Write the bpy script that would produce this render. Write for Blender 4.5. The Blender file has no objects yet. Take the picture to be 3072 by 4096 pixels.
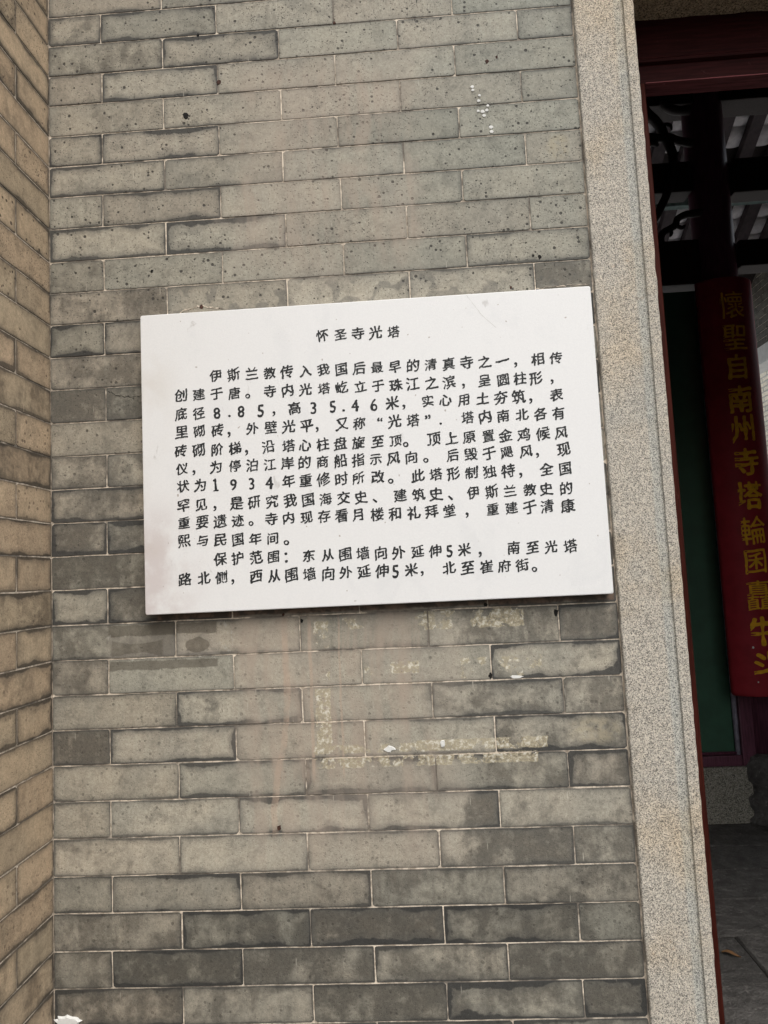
import bpy, bmesh, math, random
from mathutils import Vector, Matrix, noise as mnoise
random.seed(7)
S = bpy.context.scene
COL = S.collection

# ---------------------------------------------------------------- camera
cam_d = bpy.data.cameras.new('camera')
cam = bpy.data.objects.new('camera', cam_d); COL.objects.link(cam)
cam.location = (0.73214, -1.37375, -1.2201)
cam.rotation_euler = (1.65926, 0.04772, 0.05119)
cam_d.sensor_fit = 'VERTICAL'; cam_d.sensor_height = 36.0; cam_d.sensor_width = 27.0
cam_d.lens = 36.0 * 2820.53 / 4096.0
cam_d.clip_start = 0.05; cam_d.clip_end = 200
S.camera = cam

# ---------------------------------------------------------------- sky, sun, exposure
SUN_EL, SUN_AZ = math.radians(52), math.radians(-22)      # azimuth from -Y towards +X (negative: towards -X)
W = bpy.data.worlds.new('World'); S.world = W; W.use_nodes = True
wt = W.node_tree; wt.nodes.clear()
sky = wt.nodes.new('ShaderNodeTexSky'); sky.sky_type = 'NISHITA'; sky.sun_disc = False
sky.sun_elevation = SUN_EL; sky.air_density = 1.6; sky.dust_density = 4.0; sky.ozone_density = 1.0
bg = wt.nodes.new('ShaderNodeBackground'); bg.inputs[1].default_value = 0.115
hsv = wt.nodes.new('ShaderNodeHueSaturation'); hsv.inputs['Saturation'].default_value = 0.32
wo = wt.nodes.new('ShaderNodeOutputWorld')
wt.links.new(sky.outputs[0], hsv.inputs['Color']); wt.links.new(hsv.outputs[0], bg.inputs[0]); wt.links.new(bg.outputs[0], wo.inputs[0])
sd = bpy.data.lights.new('sun', 'SUN'); sun = bpy.data.objects.new('sun', sd); COL.objects.link(sun)
sd.energy = 0.95; sd.angle = math.radians(40); sd.color = (1.0, 0.95, 0.87)
to_sun = Vector((math.sin(SUN_AZ) * -1 * math.cos(SUN_EL), -math.cos(SUN_AZ) * math.cos(SUN_EL), math.sin(SUN_EL)))
sun.rotation_euler = to_sun.to_track_quat('Z', 'Y').to_euler()
sky.sun_rotation = math.atan2(to_sun.x, to_sun.y)
S.view_settings.view_transform = 'Standard'; S.view_settings.look = 'None'
S.view_settings.gamma = 1; S.view_settings.use_curve_mapping = False
S.view_settings.exposure = 0.52
S.render.engine = 'CYCLES'
S.cycles.max_bounces = 8; S.cycles.diffuse_bounces = 5

# ---------------------------------------------------------------- helpers
def srgb(r, g, b):
    f = lambda c: (c / 12.92 if c <= 0.04045 else ((c + 0.055) / 1.055) ** 2.4)
    return tuple(f(c / 255.0) for c in (r, g, b))

class NT:
    """small expression builder for shader nodes"""
    def __init__(s, name):
        s.m = bpy.data.materials.new(name); s.m.use_nodes = True
        s.t = s.m.node_tree; s.t.nodes.clear()
        s.out = s.t.nodes.new('ShaderNodeOutputMaterial'); s.b = s.t.nodes.new('ShaderNodeBsdfPrincipled')
        s.t.links.new(s.b.outputs[0], s.out.inputs[0])
        s._geo = s._obj = s._tc = None
    def new(s, k): return s.t.nodes.new(k)
    def put(s, sock, v):
        if isinstance(v, bpy.types.NodeSocket): s.t.links.new(v, sock)
        elif isinstance(v, (tuple, list)):
            v = tuple(v)
            if sock.type == 'RGBA' and len(v) == 3: v = v + (1,)
            sock.default_value = v
        else: sock.default_value = v
    def M(s, op, a, b=None, c=None, clamp=False):
        n = s.new('ShaderNodeMath'); n.operation = op; n.use_clamp = clamp
        s.put(n.inputs[0], a)
        if b is not None: s.put(n.inputs[1], b)
        if c is not None: s.put(n.inputs[2], c)
        return n.outputs[0]
    def add(s, a, b): return s.M('ADD', a, b)
    def sub(s, a, b): return s.M('SUBTRACT', a, b)
    def mul(s, a, b, clamp=False): return s.M('MULTIPLY', a, b, clamp=clamp)
    def mn(s, a, b): return s.M('MINIMUM', a, b)
    def mx(s, a, b): return s.M('MAXIMUM', a, b)
    def ab(s, a): return s.M('ABSOLUTE', a)
    def step(s, x, lo, hi):          # smooth 0..1 as x goes lo -> hi (lo may be > hi)
        n = s.new('ShaderNodeMapRange'); n.interpolation_type = 'SMOOTHSTEP'
        s.put(n.inputs['Value'], x)
        flip = (not isinstance(lo, bpy.types.NodeSocket)) and (not isinstance(hi, bpy.types.NodeSocket)) and lo > hi
        if flip: lo, hi = hi, lo
        s.put(n.inputs['From Min'], lo); s.put(n.inputs['From Max'], hi)
        n.inputs['To Min'].default_value = 1 if flip else 0; n.inputs['To Max'].default_value = 0 if flip else 1
        return n.outputs[0]
    def geo(s):
        if not s._geo: s._geo = s.new('ShaderNodeNewGeometry')
        return s._geo.outputs['Position']
    def rnd(s):
        if not s._obj: s._obj = s.new('ShaderNodeObjectInfo')
        return s._obj.outputs['Random']
    def obj(s):
        if not s._tc: s._tc = s.new('ShaderNodeTexCoord')
        return s._tc.outputs['Object']
    def sep(s, v):
        n = s.new('ShaderNodeSeparateXYZ'); s.put(n.inputs[0], v); return n.outputs
    def comb(s, x, y, z):
        n = s.new('ShaderNodeCombineXYZ')
        for i, v in enumerate((x, y, z)): s.put(n.inputs[i], v)
        return n.outputs[0]
    def vm(s, op, a, b):
        n = s.new('ShaderNodeVectorMath'); n.operation = op; s.put(n.inputs[0], a)
        if b is not None: s.put(n.inputs[1], b)
        return n.outputs[0]
    def noise(s, v, sc, det=3.0, rough=0.55, dist=0.0, col=False):
        n = s.new('ShaderNodeTexNoise'); s.put(n.inputs['Vector'], v)
        n.inputs['Scale'].default_value = sc; n.inputs['Detail'].default_value = det
        n.inputs['Roughness'].default_value = rough; n.inputs['Distortion'].default_value = dist
        return n.outputs['Color' if col else 'Fac']
    def voro(s, v, sc, feat='F1', rnd=1.0):
        n = s.new('ShaderNodeTexVoronoi'); n.feature = feat; s.put(n.inputs['Vector'], v)
        n.inputs['Scale'].default_value = sc; n.inputs['Randomness'].default_value = rnd
        return n.outputs
    def mix(s, f, a, b, mode='MIX'):
        n = s.new('ShaderNodeMix'); n.data_type = 'RGBA'; n.blend_type = mode; n.clamp_factor = True
        s.put(n.inputs[0], f); s.put(n.inputs[6], a); s.put(n.inputs[7], b)
        return n.outputs[2]
    def attr(s, name, typ='GEOMETRY', out='Fac'):
        n = s.new('ShaderNodeAttribute'); n.attribute_type = typ; n.attribute_name = name
        return n.outputs[out]
    def uv(s, name):
        n = s.new('ShaderNodeUVMap'); n.uv_map = name; return n.outputs[0]
    def bump(s, h, dist=0.001, strength=1.0):
        n = s.new('ShaderNodeBump'); n.inputs['Distance'].default_value = dist
        n.inputs['Strength'].default_value = strength; s.put(n.inputs['Height'], h)
        s.t.links.new(n.outputs[0], s.b.inputs['Normal'])
    def done(s, col, rough=0.8, spec=0.5):
        s.put(s.b.inputs['Base Color'], col); s.put(s.b.inputs['Roughness'], rough)
        s.b.inputs['Specular IOR Level'].default_value = spec
        return s.m

def link(name, me, mat=None, parent=None, loc=None, rot=None):
    o = bpy.data.objects.new(name, me); COL.objects.link(o)
    if mat is not None and me is not None and not me.materials: me.materials.append(mat)
    if parent is not None: o.parent = parent
    if loc is not None: o.location = loc
    if rot is not None: o.rotation_euler = rot
    return o
def thing(name, label, cat, loc=(0, 0, 0), group=None):
    o = bpy.data.objects.new(name, None); COL.objects.link(o); o.location = loc
    o.empty_display_size = 0.1
    o['label'] = label; o['category'] = cat
    if group: o['group'] = group
    o['kind'] = 'thing'
    return o
def tag(o, label=None, cat=None, group=None, kind=None):
    if label: o['label'] = label
    if cat: o['category'] = cat
    if group: o['group'] = group
    if kind: o['kind'] = kind
    elif cat: o['kind'] = 'thing'
    return o
def bm_obj(name, bm, mat, parent=None, loc=None, rot=None, smooth=False):
    me = bpy.data.meshes.new(name)
    bmesh.ops.recalc_face_normals(bm, faces=bm.faces[:])
    if smooth:
        for f in bm.faces: f.smooth = True
    bm.to_mesh(me); bm.free()
    return link(name, me, mat, parent, loc, rot)
def add_box(bm, x0, x1, y0, y1, z0, z1, bev=0.0):
    vs = [bm.verts.new((x, y, z)) for z in (z0, z1) for y in (y0, y1) for x in (x0, x1)]
    fs = [(0, 2, 3, 1), (4, 5, 7, 6), (0, 1, 5, 4), (2, 6, 7, 3), (0, 4, 6, 2), (1, 3, 7, 5)]
    faces = [bm.faces.new([vs[i] for i in f]) for f in fs]
    if bev > 0:
        es = list({e for f in faces for e in f.edges})
        bmesh.ops.bevel(bm, geom=es, offset=bev, segments=2, affect='EDGES', profile=0.6)
def box(name, x0, x1, y0, y1, z0, z1, mat, parent=None, bev=0.0):
    bm = bmesh.new(); cx, cy, cz = (x0 + x1) / 2, (y0 + y1) / 2, (z0 + z1) / 2
    add_box(bm, x0 - cx, x1 - cx, y0 - cy, y1 - cy, z0 - cz, z1 - cz, bev)
    return bm_obj(name, bm, mat, parent, (cx, cy, cz))
def add_tube(bm, pts, rad, seg=8, flat=1.0):
    """round bar along pts (Vectors); rad float or list"""
    n = len(pts); rings = []
    for i, p in enumerate(pts):
        t = (pts[min(i + 1, n - 1)] - pts[max(i - 1, 0)]).normalized()
        a = Vector((0, 1, 0)); b = t.cross(a)
        if b.length < 1e-4: a = Vector((1, 0, 0)); b = t.cross(a)
        b.normalize(); a = b.cross(t).normalized()
        r = rad[i] if isinstance(rad, (list, tuple)) else rad
        rings.append([bm.verts.new(p + a * math.cos(k * 2 * math.pi / seg) * r * flat + b * math.sin(k * 2 * math.pi / seg) * r) for k in range(seg)])
    for i in range(n - 1):
        for k in range(seg):
            bm.faces.new((rings[i][k], rings[i][(k + 1) % seg], rings[i + 1][(k + 1) % seg], rings[i + 1][k]))
    bm.faces.new(rings[0][::-1]); bm.faces.new(rings[-1])
def prism_z(bm, prof, z0, z1, nz=1):
    """closed outline prof [(x,y)] swept from z0 to z1"""
    rings = []
    for i in range(nz + 1):
        z = z0 + (z1 - z0) * i / nz
        rings.append([bm.verts.new((x, y, z)) for x, y in prof])
    k = len(prof)
    for i in range(nz):
        for j in range(k):
            bm.faces.new((rings[i][j], rings[i][(j + 1) % k], rings[i + 1][(j + 1) % k], rings[i + 1][j]))
    bm.faces.new(rings[0][::-1]); bm.faces.new(rings[-1])
def prism_x(bm, prof, x0, x1):
    a = [bm.verts.new((x0, y, z)) for y, z in prof]; b = [bm.verts.new((x1, y, z)) for y, z in prof]
    k = len(prof)
    for j in range(k): bm.faces.new((a[j], a[(j + 1) % k], b[(j + 1) % k], b[j]))
    bm.faces.new(a[::-1]); bm.faces.new(b)
def lathe(bm, prof, seg=32, cx=0, cy=0):
    rings = [[bm.verts.new((cx + r * math.cos(k * 2 * math.pi / seg), cy + r * math.sin(k * 2 * math.pi / seg), z)) for k in range(seg)] for r, z in prof]
    for i in range(len(rings) - 1):
        for k in range(seg):
            bm.faces.new((rings[i][k], rings[i][(k + 1) % seg], rings[i + 1][(k + 1) % seg], rings[i + 1][k]))
    bm.faces.new(rings[0][::-1]); bm.faces.new(rings[-1])
def spline(pts, n=6):
    out = []
    P = [pts[0]] + list(pts) + [pts[-1]]
    for i in range(1, len(P) - 2):
        for k in range(n):
            t = k / n
            out.append(0.5 * ((2 * P[i]) + (-P[i - 1] + P[i + 1]) * t + (2 * P[i - 1] - 5 * P[i] + 4 * P[i + 1] - P[i + 2]) * t * t + (-P[i - 1] + 3 * P[i] - 3 * P[i + 1] + P[i + 2]) * t ** 3))
    out.append(P[-2]); return out

# ---------------------------------------------------------------- materials
def brick_material(name, world_marks):
    n = NT(name); r = n.rnd()
    pos = n.geo(); P = n.vm('ADD', pos, n.comb(n.mul(r, 37.0), n.mul(r, 91.0), n.mul(r, 13.0)))
    soot = n.attr('soot', 'OBJECT'); rim = n.attr('rim', 'OBJECT'); warm_bounce = n.attr('warm_bounce', 'OBJECT'); tone = n.attr('tone', 'OBJECT')
    if world_marks:
        w_ = n.sep(n.vm('ADD', pos, n.vm('MULTIPLY', n.vm('SUBTRACT', n.noise(pos, 16.0, 4.0, col=True), (0.5, 0.5, 0.5)), (0.16, 0.0, 0.12)))); zz = lambda v, a0, a1, e: n.mul(n.step(v, a0 - e, a0 + e), n.step(v, a1 + e, a1 - e))
        clean = n.mx(n.mul(zz(w_[0], 0.37, 0.79, 0.03), zz(w_[2], -1.74, -1.20, 0.05)), n.mul(zz(w_[0], 0.375, 0.765, 0.01), zz(w_[2], -0.62, -0.14, 0.03)))
        soot = n.mul(soot, n.sub(1.0, n.mul(clean, 0.45)))
    f = n.sep(n.uv('near_edge')); b = n.sep(n.uv('far_edge'))
    # clean face: grey-beige, cloudy
    cl = n.noise(P, 9.0, 3.0)
    col = n.mix(n.step(cl, 0.3, 0.7), (0.358, 0.324, 0.262), (0.276, 0.260, 0.218))
    hue = n.M('FRACT', n.mul(r, 7.31))
    col = n.mix(n.mul(n.step(hue, 0.55, 1.0), 0.5), col, (0.345, 0.298, 0.240))
    col = n.mix(n.mul(n.step(hue, 0.45, 0.0), 0.5), col, (0.262, 0.258, 0.216))
    # vertical wash marks and mottling
    sx = n.sep(P)
    pv = n.comb(n.mul(sx[0], 1.0), n.mul(sx[1], 1.0), n.mul(sx[2], 0.16))
    wv = n.noise(pv, 55.0, 3.0)
    col = n.mix(n.mul(n.step(wv, 0.50, 0.72), 0.30), col, (0.36, 0.345, 0.285))
    # soot clouds
    c1 = n.noise(P, 15.0, 5.0, 0.6, 0.6); c2 = n.noise(pv, 30.0, 4.0, 0.6, 0.2); c3 = n.noise(P, 60.0, 3.0, 0.6)
    cloud = n.add(n.add(n.mul(c1, 0.55), n.mul(c2, 0.27)), n.mul(c3, 0.22))
    lo = n.sub(0.70, n.mul(soot, 0.36))
    sm = n.step(cloud, lo, n.add(lo, 0.19))
    col = n.mix(n.mul(sm, n.add(0.42, n.mul(soot, 0.46))), col, n.mix(n.noise(P, 22.0, 2.0), (0.066, 0.064, 0.058), (0.115, 0.100, 0.080)))
    mot = n.noise(P, 34.0, 5.0, 0.72, 0.3)
    col = n.mix(n.mul(n.step(mot, 0.46, 0.70), 0.46), col, (0.125, 0.120, 0.100))
    col = n.mix(n.mul(n.step(mot, 0.50, 0.28), 0.22), col, (0.42, 0.40, 0.33))
    wide = n.mn(n.mn(f[1], b[1]), n.mn(f[0], b[0]))
    col = n.mix(n.mul(n.mul(n.step(n.sub(wide, n.mul(c3, 0.012)), 0.012, -0.006), n.mn(n.add(rim, 0.05), 1.5)), 0.30), col, (0.10, 0.098, 0.088))
    # smoked rims left along the joints, wide in patches
    w1 = n.noise(P, 11.0, 2.0); jag = n.noise(P, 55.0, 4.0, 0.6)
    dv = n.mn(n.add(f[1], 0.0), b[1]); du = n.add(n.mn(f[0], b[0]), 0.0012)
    ed = n.mn(dv, du)
    corner = n.mul(n.mul(n.step(n.add(du, dv), 0.018, 0.004), 0.35), n.mn(rim, 1.0))
    wid = n.mul(n.mul(n.mx(n.sub(w1, 0.42), 0.02), rim), n.add(n.mul(jag, 0.045), 0.004))
    rm = n.step(n.sub(ed, wid), 0.0034, -0.0004)
    soft = n.step(n.sub(ed, n.mul(wid, 2.0)), 0.009, -0.003)
    col = n.mix(n.mul(soft, 0.34), col, (0.085, 0.083, 0.076))
    col = n.mix(n.mul(rm, n.add(0.42, n.mul(n.mn(rim, 1.6), 0.27))), col, (0.038, 0.038, 0.037))
    col = n.mix(corner, col, (0.06, 0.06, 0.056))
    # pores and pits
    big = n.voro(n.vm('MULTIPLY', P, (1, 1, 1.0)), 105.0); pk = n.sep(big['Color'])
    dens = n.add(n.noise(P, 8.0, 1.0), n.mul(n.sub(n.noise(pos, 3.2, 2.0), 0.5), 1.3))
    pb = n.mul(n.step(n.sub(big['Distance'], n.mul(pk[2], 0.22)), 0.20, 0.04), n.M('GREATER_THAN', n.add(pk[0], n.mul(dens, 0.50)), 1.06))
    sml = n.voro(P, 300.0); qk = n.sep(sml['Color'])
    ps = n.mul(n.step(sml['Distance'], 0.40, 0.22), n.M('GREATER_THAN', n.add(qk[0], n.mul(dens, 0.5)), 1.02))
    up = n.add(n.mul(n.step(n.sep(pos)[2], -1.25, -0.55), 0.55), 0.45)
    pits = n.mul(n.mx(pb, n.mul(ps, 0.8)), up)
    col = n.mix(n.mul(pits, 0.9), col, (0.040, 0.037, 0.033))
    # light scuffs
    a = n.new('ShaderNodeMapping'); n.put(a.inputs['Vector'], P); a.inputs['Rotation'].default_value = (0.3, 0.9, 0.2); a.inputs['Scale'].default_value = (1, 1, 0.12)
    sc = n.voro(a.outputs[0], 95.0); sk = n.sep(sc['Color'])
    scm = n.mul(n.step(sc['Distance'], 0.13, 0.05), n.M('GREATER_THAN', sk[1], 0.80))
    col = n.mix(n.mul(scm, 0.45), col, (0.5, 0.47, 0.40))
    # grain
    g = n.noise(P, 520.0, 2.0, 0.7); g2 = n.noise(P, 190.0, 3.0, 0.65)
    grain = n.add(n.mul(n.sub(g, 0.5), 0.85), n.mul(n.sub(g2, 0.5), 0.75))
    col = n.mix(1.0, col, n.comb(*[n.add(1.0, grain)] * 3), 'MULTIPLY')
    col = n.mix(1.0, col, n.comb(*[n.mul(tone, 1.06)] * 3), 'MULTIPLY')
    col = n.mix(n.mul(warm_bounce, 0.9), col, n.mix(1.0, col, (1.50, 1.24, 1.02), 'MULTIPLY'))  # brown tint paints in warm bounce light, full strength on the left wall
    if world_marks:
        w = n.sep(pos); X, Z = w[0], w[2]
        def band(v, a0, a1, e=0.004): return n.mul(n.step(v, a0 - e, a0 + e), n.step(v, a1 + e, a1 - e))
        # faint hue drift of the whole wall
        col = n.mix(n.mul(n.step(X, 0.55, 1.0), n.mul(n.step(Z, -0.9, -0.2), 0.7)), col, n.mix(1.0, col, (0.86, 0.94, 0.98), 'MULTIPLY'))
        col = n.mix(n.mul(clean, n.mul(n.step(n.noise(pos, 7.0, 3.0), 0.30, 0.65), 0.30)), col, (0.400, 0.342, 0.285))
        # pinkish lime runs
        wob = n.mul(n.sub(n.noise(n.comb(0.0, 0.0, Z), 4.0, 2.0), 0.5), 0.05)
        xs = n.add(X, wob)
        st = n.noise(n.comb(xs, 0.0, n.mul(Z, 0.10)), 34.0, 3.0, 0.55)
        zone = n.mx(n.mul(band(X, 0.37, 0.74, 0.02), n.mul(n.step(Z, -1.26, -1.30), n.step(Z, -1.85, -1.60))),
                    n.mul(band(X, 0.40, 0.76, 0.02), n.mul(n.mul(n.step(Z, -0.13, -0.20), n.step(Z, -0.66, -0.50)), 0.75)))
        pink = n.mul(n.mul(n.step(st, 0.40, 0.62), zone), n.step(n.noise(pos, 10.0, 3.0), 0.30, 0.62))
        col = n.mix(n.mul(pink, 0.70), col, (0.385, 0.315, 0.255))
        run = n.add(n.add(X, n.mul(n.step(Z, -1.44, -1.68), 0.034)), n.mul(n.sub(n.noise(pos, 14.0, 3.0), 0.5), 0.016))
        r1 = n.mul(band(run, 0.459, 0.471, 0.0015), band(Z, -1.70, -1.30, 0.015))
        col = n.mix(n.mul(r1, n.mul(n.step(n.noise(pos, 30.0, 4.0), 0.25, 0.60), 0.52)), col, (0.46, 0.345, 0.265))
        run2 = n.add(X, n.mul(n.sub(n.noise(pos, 14.0, 3.0), 0.5), 0.010))
        r2 = n.mul(n.mx(band(run2, 0.508, 0.514, 0.001), band(run2, 0.566, 0.570, 0.001)), band(Z, -1.60, -1.30, 0.02))
        col = n.mix(n.mul(r2, 0.5), col, (0.46, 0.35, 0.27))
        # dried yellowish glue left by a removed notice
        gn = n.noise(pos, 30.0, 6.0, 0.68, 0.3); gb = n.noise(n.vm('MULTIPLY', pos, (1, 1, 0.5)), 16.0, 2.0)
        gx = n.mul(n.sub(n.noise(pos, 80.0, 3.0), 0.5), 0.008)
        XG, ZG = n.add(X, gx), n.add(Z, gx)
        def glue(x0, x1, z0, z1, th): return n.mul(n.mul(band(XG, x0, x1, 0.001), band(ZG, z0, z1, 0.0012)), n.step(n.add(gn, n.mul(n.sub(gb, 0.5), 0.8)), th, th + 0.03))
        G = None
        for a_ in ((0.520, 0.548, -1.356, -1.305, 0.46), (0.520, 0.548, -1.43, -1.362, 0.55), (0.518, 0.548, -1.548, -1.433, 0.44),
                   (0.545, 0.735, -1.322, -1.300, 0.56), (0.735, 0.925, -1.330, -1.294, 0.46), (0.612, 0.72, -1.41, -1.388, 0.53), (0.80, 0.955, -1.424, -1.386, 0.50),
                   (0.512, 0.70, -1.556, -1.541, 0.42), (0.70, 0.955, -1.557, -1.537, 0.44), (0.512, 0.935, -1.583, -1.563, 0.42)):
            q = glue(*a_); G = q if G is None else n.mx(G, q)
        gv = n.noise(pos, 110.0, 4.0, 0.7)
        col = n.mix(n.mul(n.mul(G, n.step(gv, 0.32, 0.54)), 0.78), col, n.mix(n.step(gv, 0.48, 0.64), (0.42, 0.36, 0.24), (0.74, 0.71, 0.62)))
        # brown adhesive and damp under the plaque, its shadow painted in; dark stains above
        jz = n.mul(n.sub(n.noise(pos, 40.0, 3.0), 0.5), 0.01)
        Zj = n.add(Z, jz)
        ad_shade = n.mul(band(X, 0.212, 1.098, 0.004), band(Zj, -1.288, -1.25, 0.003))
        col = n.mix(n.mul(ad_shade, 0.92), col, n.mix(n.step(n.noise(pos, 45.0, 4.0), 0.42, 0.6), (0.055, 0.042, 0.034), (0.15, 0.10, 0.075)))
        dn = n.noise(pos, 26.0, 2.0, 0.4, 0.3)
        dk = n.mul(n.mul(band(X, 0.25, 1.10, 0.03), band(Z, -0.675, -0.622, 0.012)), n.step(dn, 0.55, 0.60))
        col = n.mix(n.mul(dk, 0.42), col, (0.085, 0.085, 0.082))
        # ghost of a torn-off label below left: two bars, a bone shape, an oval, chalky smears at its corners
        bars = n.mx(band(Zj, -1.317, -1.296, 0.0015), band(Zj, -1.383, -1.366, 0.0015))
        bars = n.mul(bars, band(X, 0.114, 0.330, 0.002))
        bx = n.M('DIVIDE', n.sub(X, 0.171), 0.055); bone = n.add(0.009, n.mul(n.mn(n.mul(bx, bx), 1.0), 0.008))
        bon = n.mul(n.step(n.sub(n.ab(n.sub(Zj, -1.341)), bone), 0.0015, -0.0015), band(X, 0.118, 0.222, 0.004))
        ex = n.M('DIVIDE', n.sub(X, 0.291), 0.024); ez = n.M('DIVIDE', n.sub(Zj, -1.339), 0.0145)
        ov = n.step(n.add(n.mul(ex, ex), n.mul(ez, ez)), 1.15, 0.85)
        gh = n.mx(n.mx(bars, n.mul(bon, 0.75)), ov)
        col = n.mix(n.mul(gh, 0.62), col, (0.085, 0.072, 0.055))
        lt = n.mul(n.mul(band(X, 0.113, 0.335, 0.002), band(Z, -1.362, -1.318, 0.002)), n.sub(1.0, gh))
        col = n.mix(n.mul(lt, 0.28), col, (0.34, 0.31, 0.27))
        sn = n.step(n.noise(n.vm('MULTIPLY', pos, (1, 1, 0.6)), 70.0, 5.0, 0.7), 0.54, 0.64)
        sm_ = n.mx(n.mul(band(X, 0.085, 0.118, 0.006), band(Z, -1.40, -1.31, 0.01)), n.mul(band(X, 0.335, 0.362, 0.004), band(Z, -1.40, -1.295, 0.01)))
        sm_ = n.mx(sm_, n.mul(band(X, 0.13, 0.35, 0.01), band(Z, -1.366, -1.358, 0.003)))
        col = n.mix(n.mul(n.mul(sm_, sn), 0.6), col, (0.46, 0.44, 0.39))
        # black scratchy marks high up
        ks = n.step(n.noise(n.comb(n.mul(X, 1.0), 0.0, n.mul(Z, 0.25)), 190.0, 3.0, 0.6), 0.60, 0.66)
        kz = n.mul(n.mul(band(X, 0.62, 0.86, 0.05), band(Z, -0.13, 0.0, 0.03)), n.step(n.noise(pos, 18.0, 2.0), 0.44, 0.60))
        col = n.mix(n.mul(n.mul(ks, kz), 0.85), col, (0.03, 0.03, 0.03))
        # cream blooms on two bricks by the granite
        def bloom(x, z, rx, rz):
            ux = n.M('DIVIDE', n.sub(X, x), rx); uz = n.M('DIVIDE', n.sub(Z, z), rz)
            return n.mul(n.step(n.add(n.mul(ux, ux), n.mul(uz, uz)), 1.0, 0.1), n.step(n.noise(pos, 60.0, 4.0), 0.35, 0.6))
        bl = n.mx(bloom(1.055, -0.375, 0.03, 0.035), bloom(1.045, -1.53, 0.06, 0.03))
        col = n.mix(n.mul(bl, 0.6), col, (0.40, 0.35, 0.25))
    h = n.add(n.add(n.mul(g2, 0.5), n.mul(g, 0.25)), n.mul(pits, -1.4))
    h = n.add(h, n.mul(n.noise(P, 26.0, 3.0), 1.6))
    n.bump(h, 0.0007, 0.9)
    return n.done(col, n.add(0.62, n.mul(c1, 0.25)), 0.35)

def mortar_material():
    n = NT('mortar'); p = n.geo()
    c = n.mix(n.step(n.noise(p, 60.0, 4.0, 0.7), 0.40, 0.62), (0.78, 0.68, 0.56), (0.40, 0.335, 0.265))
    c = n.mix(n.mul(n.step(n.noise(p, 9.0, 4.0, 0.6), 0.50, 0.60), 0.80), c, (0.09, 0.08, 0.07))
    n.bump(n.noise(p, 400.0, 3.0), 0.0006); return n.done(c, 0.9)

def granite_material(name='granite', light=(0.66, 0.60, 0.51), dark=(0.085, 0.082, 0.076), mid=(0.36, 0.335, 0.295), stain=True, sc=1.0):
    n = NT(name); p = n.geo()
    a = n.voro(p, 640.0 * sc); k = n.sep(a['Color'])
    b = n.noise(p, 800.0 * sc, 2.0, 0.6); b2 = n.noise(p, 430.0 * sc, 3.0, 0.7)
    c = n.mix(n.step(n.add(n.mul(k[0], 0.5), n.mul(b, 0.7)), 0.44, 0.72), mid, light)
    c = n.mix(n.mul(n.step(b2, 0.54, 0.63), 0.95), c, dark)
    c = n.mix(n.mul(n.M('GREATER_THAN', k[1], 0.90), 0.75), c, dark)
    if stain:
        c = n.mix(n.mul(n.step(n.noise(p, 4.5, 4.0, 0.6), 0.45, 0.72), 0.45), c, n.mix(1.0, c, (1.08, 0.90, 0.66), 'MULTIPLY'))
        x = n.sep(p)[0]
        c = n.mix(n.mul(n.step(n.noise(p, 7.0, 3.0), 0.5, 0.75), 0.4), c, n.mix(1.0, c, (0.80, 0.86, 0.92), 'MULTIPLY'))
        rs = n.mul(n.step(n.noise(n.vm('ADD', p, (5, 3, 1)), 9.0, 5.0, 0.65), 0.64, 0.74), 0.5)
        c = n.mix(rs, c, (0.42, 0.24, 0.10))
        gz = n.mul(n.mul(n.step(x, 1.180, 1.190), n.step(x, 1.208, 1.202)), 0.6)
        c = n.mix(gz, c, n.mix(1.0, c, (0.80, 0.90, 0.98), 'MULTIPLY'))
        ds = n.step(n.noise(n.vm('ADD', p, (1, 7, 3)), 30.0, 3.0, 0.6), 0.70, 0.78)
        c = n.mix(n.mul(ds, 0.6), c, (0.12, 0.11, 0.10))
    if stain:
        gr = n.step(n.noise(n.vm('MULTIPLY', p, (1, 1, 0.25)), 16.0, 5.0, 0.65), 0.55, 0.72)
        c = n.mix(n.mul(gr, 0.22), c, (0.20, 0.185, 0.16))
        c = n.mix(n.mul(n.step(n.add(x, n.mul(n.noise(p, 30.0, 4.0), 0.02)), 1.1215, 1.113), 0.35), c, (0.17, 0.165, 0.155))
    n.bump(n.add(n.mul(b2, 1.0), n.mul(n.noise(p, 40.0, 3.0), 1.6)), 0.0016, 0.9)
    return n.done(c, 0.8, 0.4)

def marble_material():
    n = NT('marble'); p = n.geo(); x = n.sep(p)
    c = n.mix(n.noise(p, 260.0, 3.0, 0.7), (0.76, 0.76, 0.77), (0.86, 0.86, 0.86))
    v = n.noise(n.vm('MULTIPLY', p, (1.0, 1.0, 0.55)), 7.0, 5.0, 0.62, 1.4)
    c = n.mix(n.mul(n.step(v, 0.54, 0.70), 0.15), c, (0.53, 0.55, 0.58))
    sp = n.noise(n.vm('MULTIPLY', p, (1.0, 1.0, 0.6)), 30.0, 4.0, 0.6, 0.8)
    c = n.mix(n.mul(n.step(sp, 0.66, 0.76), 0.45), c, (0.40, 0.38, 0.36))
    c = n.mix(n.mul(n.step(n.noise(p, 95.0, 1.0), 0.76, 0.80), 0.6), c, (0.27, 0.20, 0.15))
    pk = n.mul(n.mul(n.step(x[0], 0.34, 0.22), n.step(x[2], -1.02, -1.16)), n.step(n.noise(p, 14.0, 4.0, 0.6), 0.36, 0.62))
    c = n.mix(n.mul(pk, 0.5), c, (0.50, 0.40, 0.39))
    ye = n.mul(n.step(x[0], 0.30, 0.20), n.step(n.noise(p, 9.0, 4.0), 0.4, 0.7))
    c = n.mix(n.mul(ye, 0.4), c, (0.60, 0.54, 0.47))
    n.bump(n.noise(p, 500.0, 3.0), 0.0004, 0.6)
    return n.done(c, 0.42, 0.5)

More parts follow.
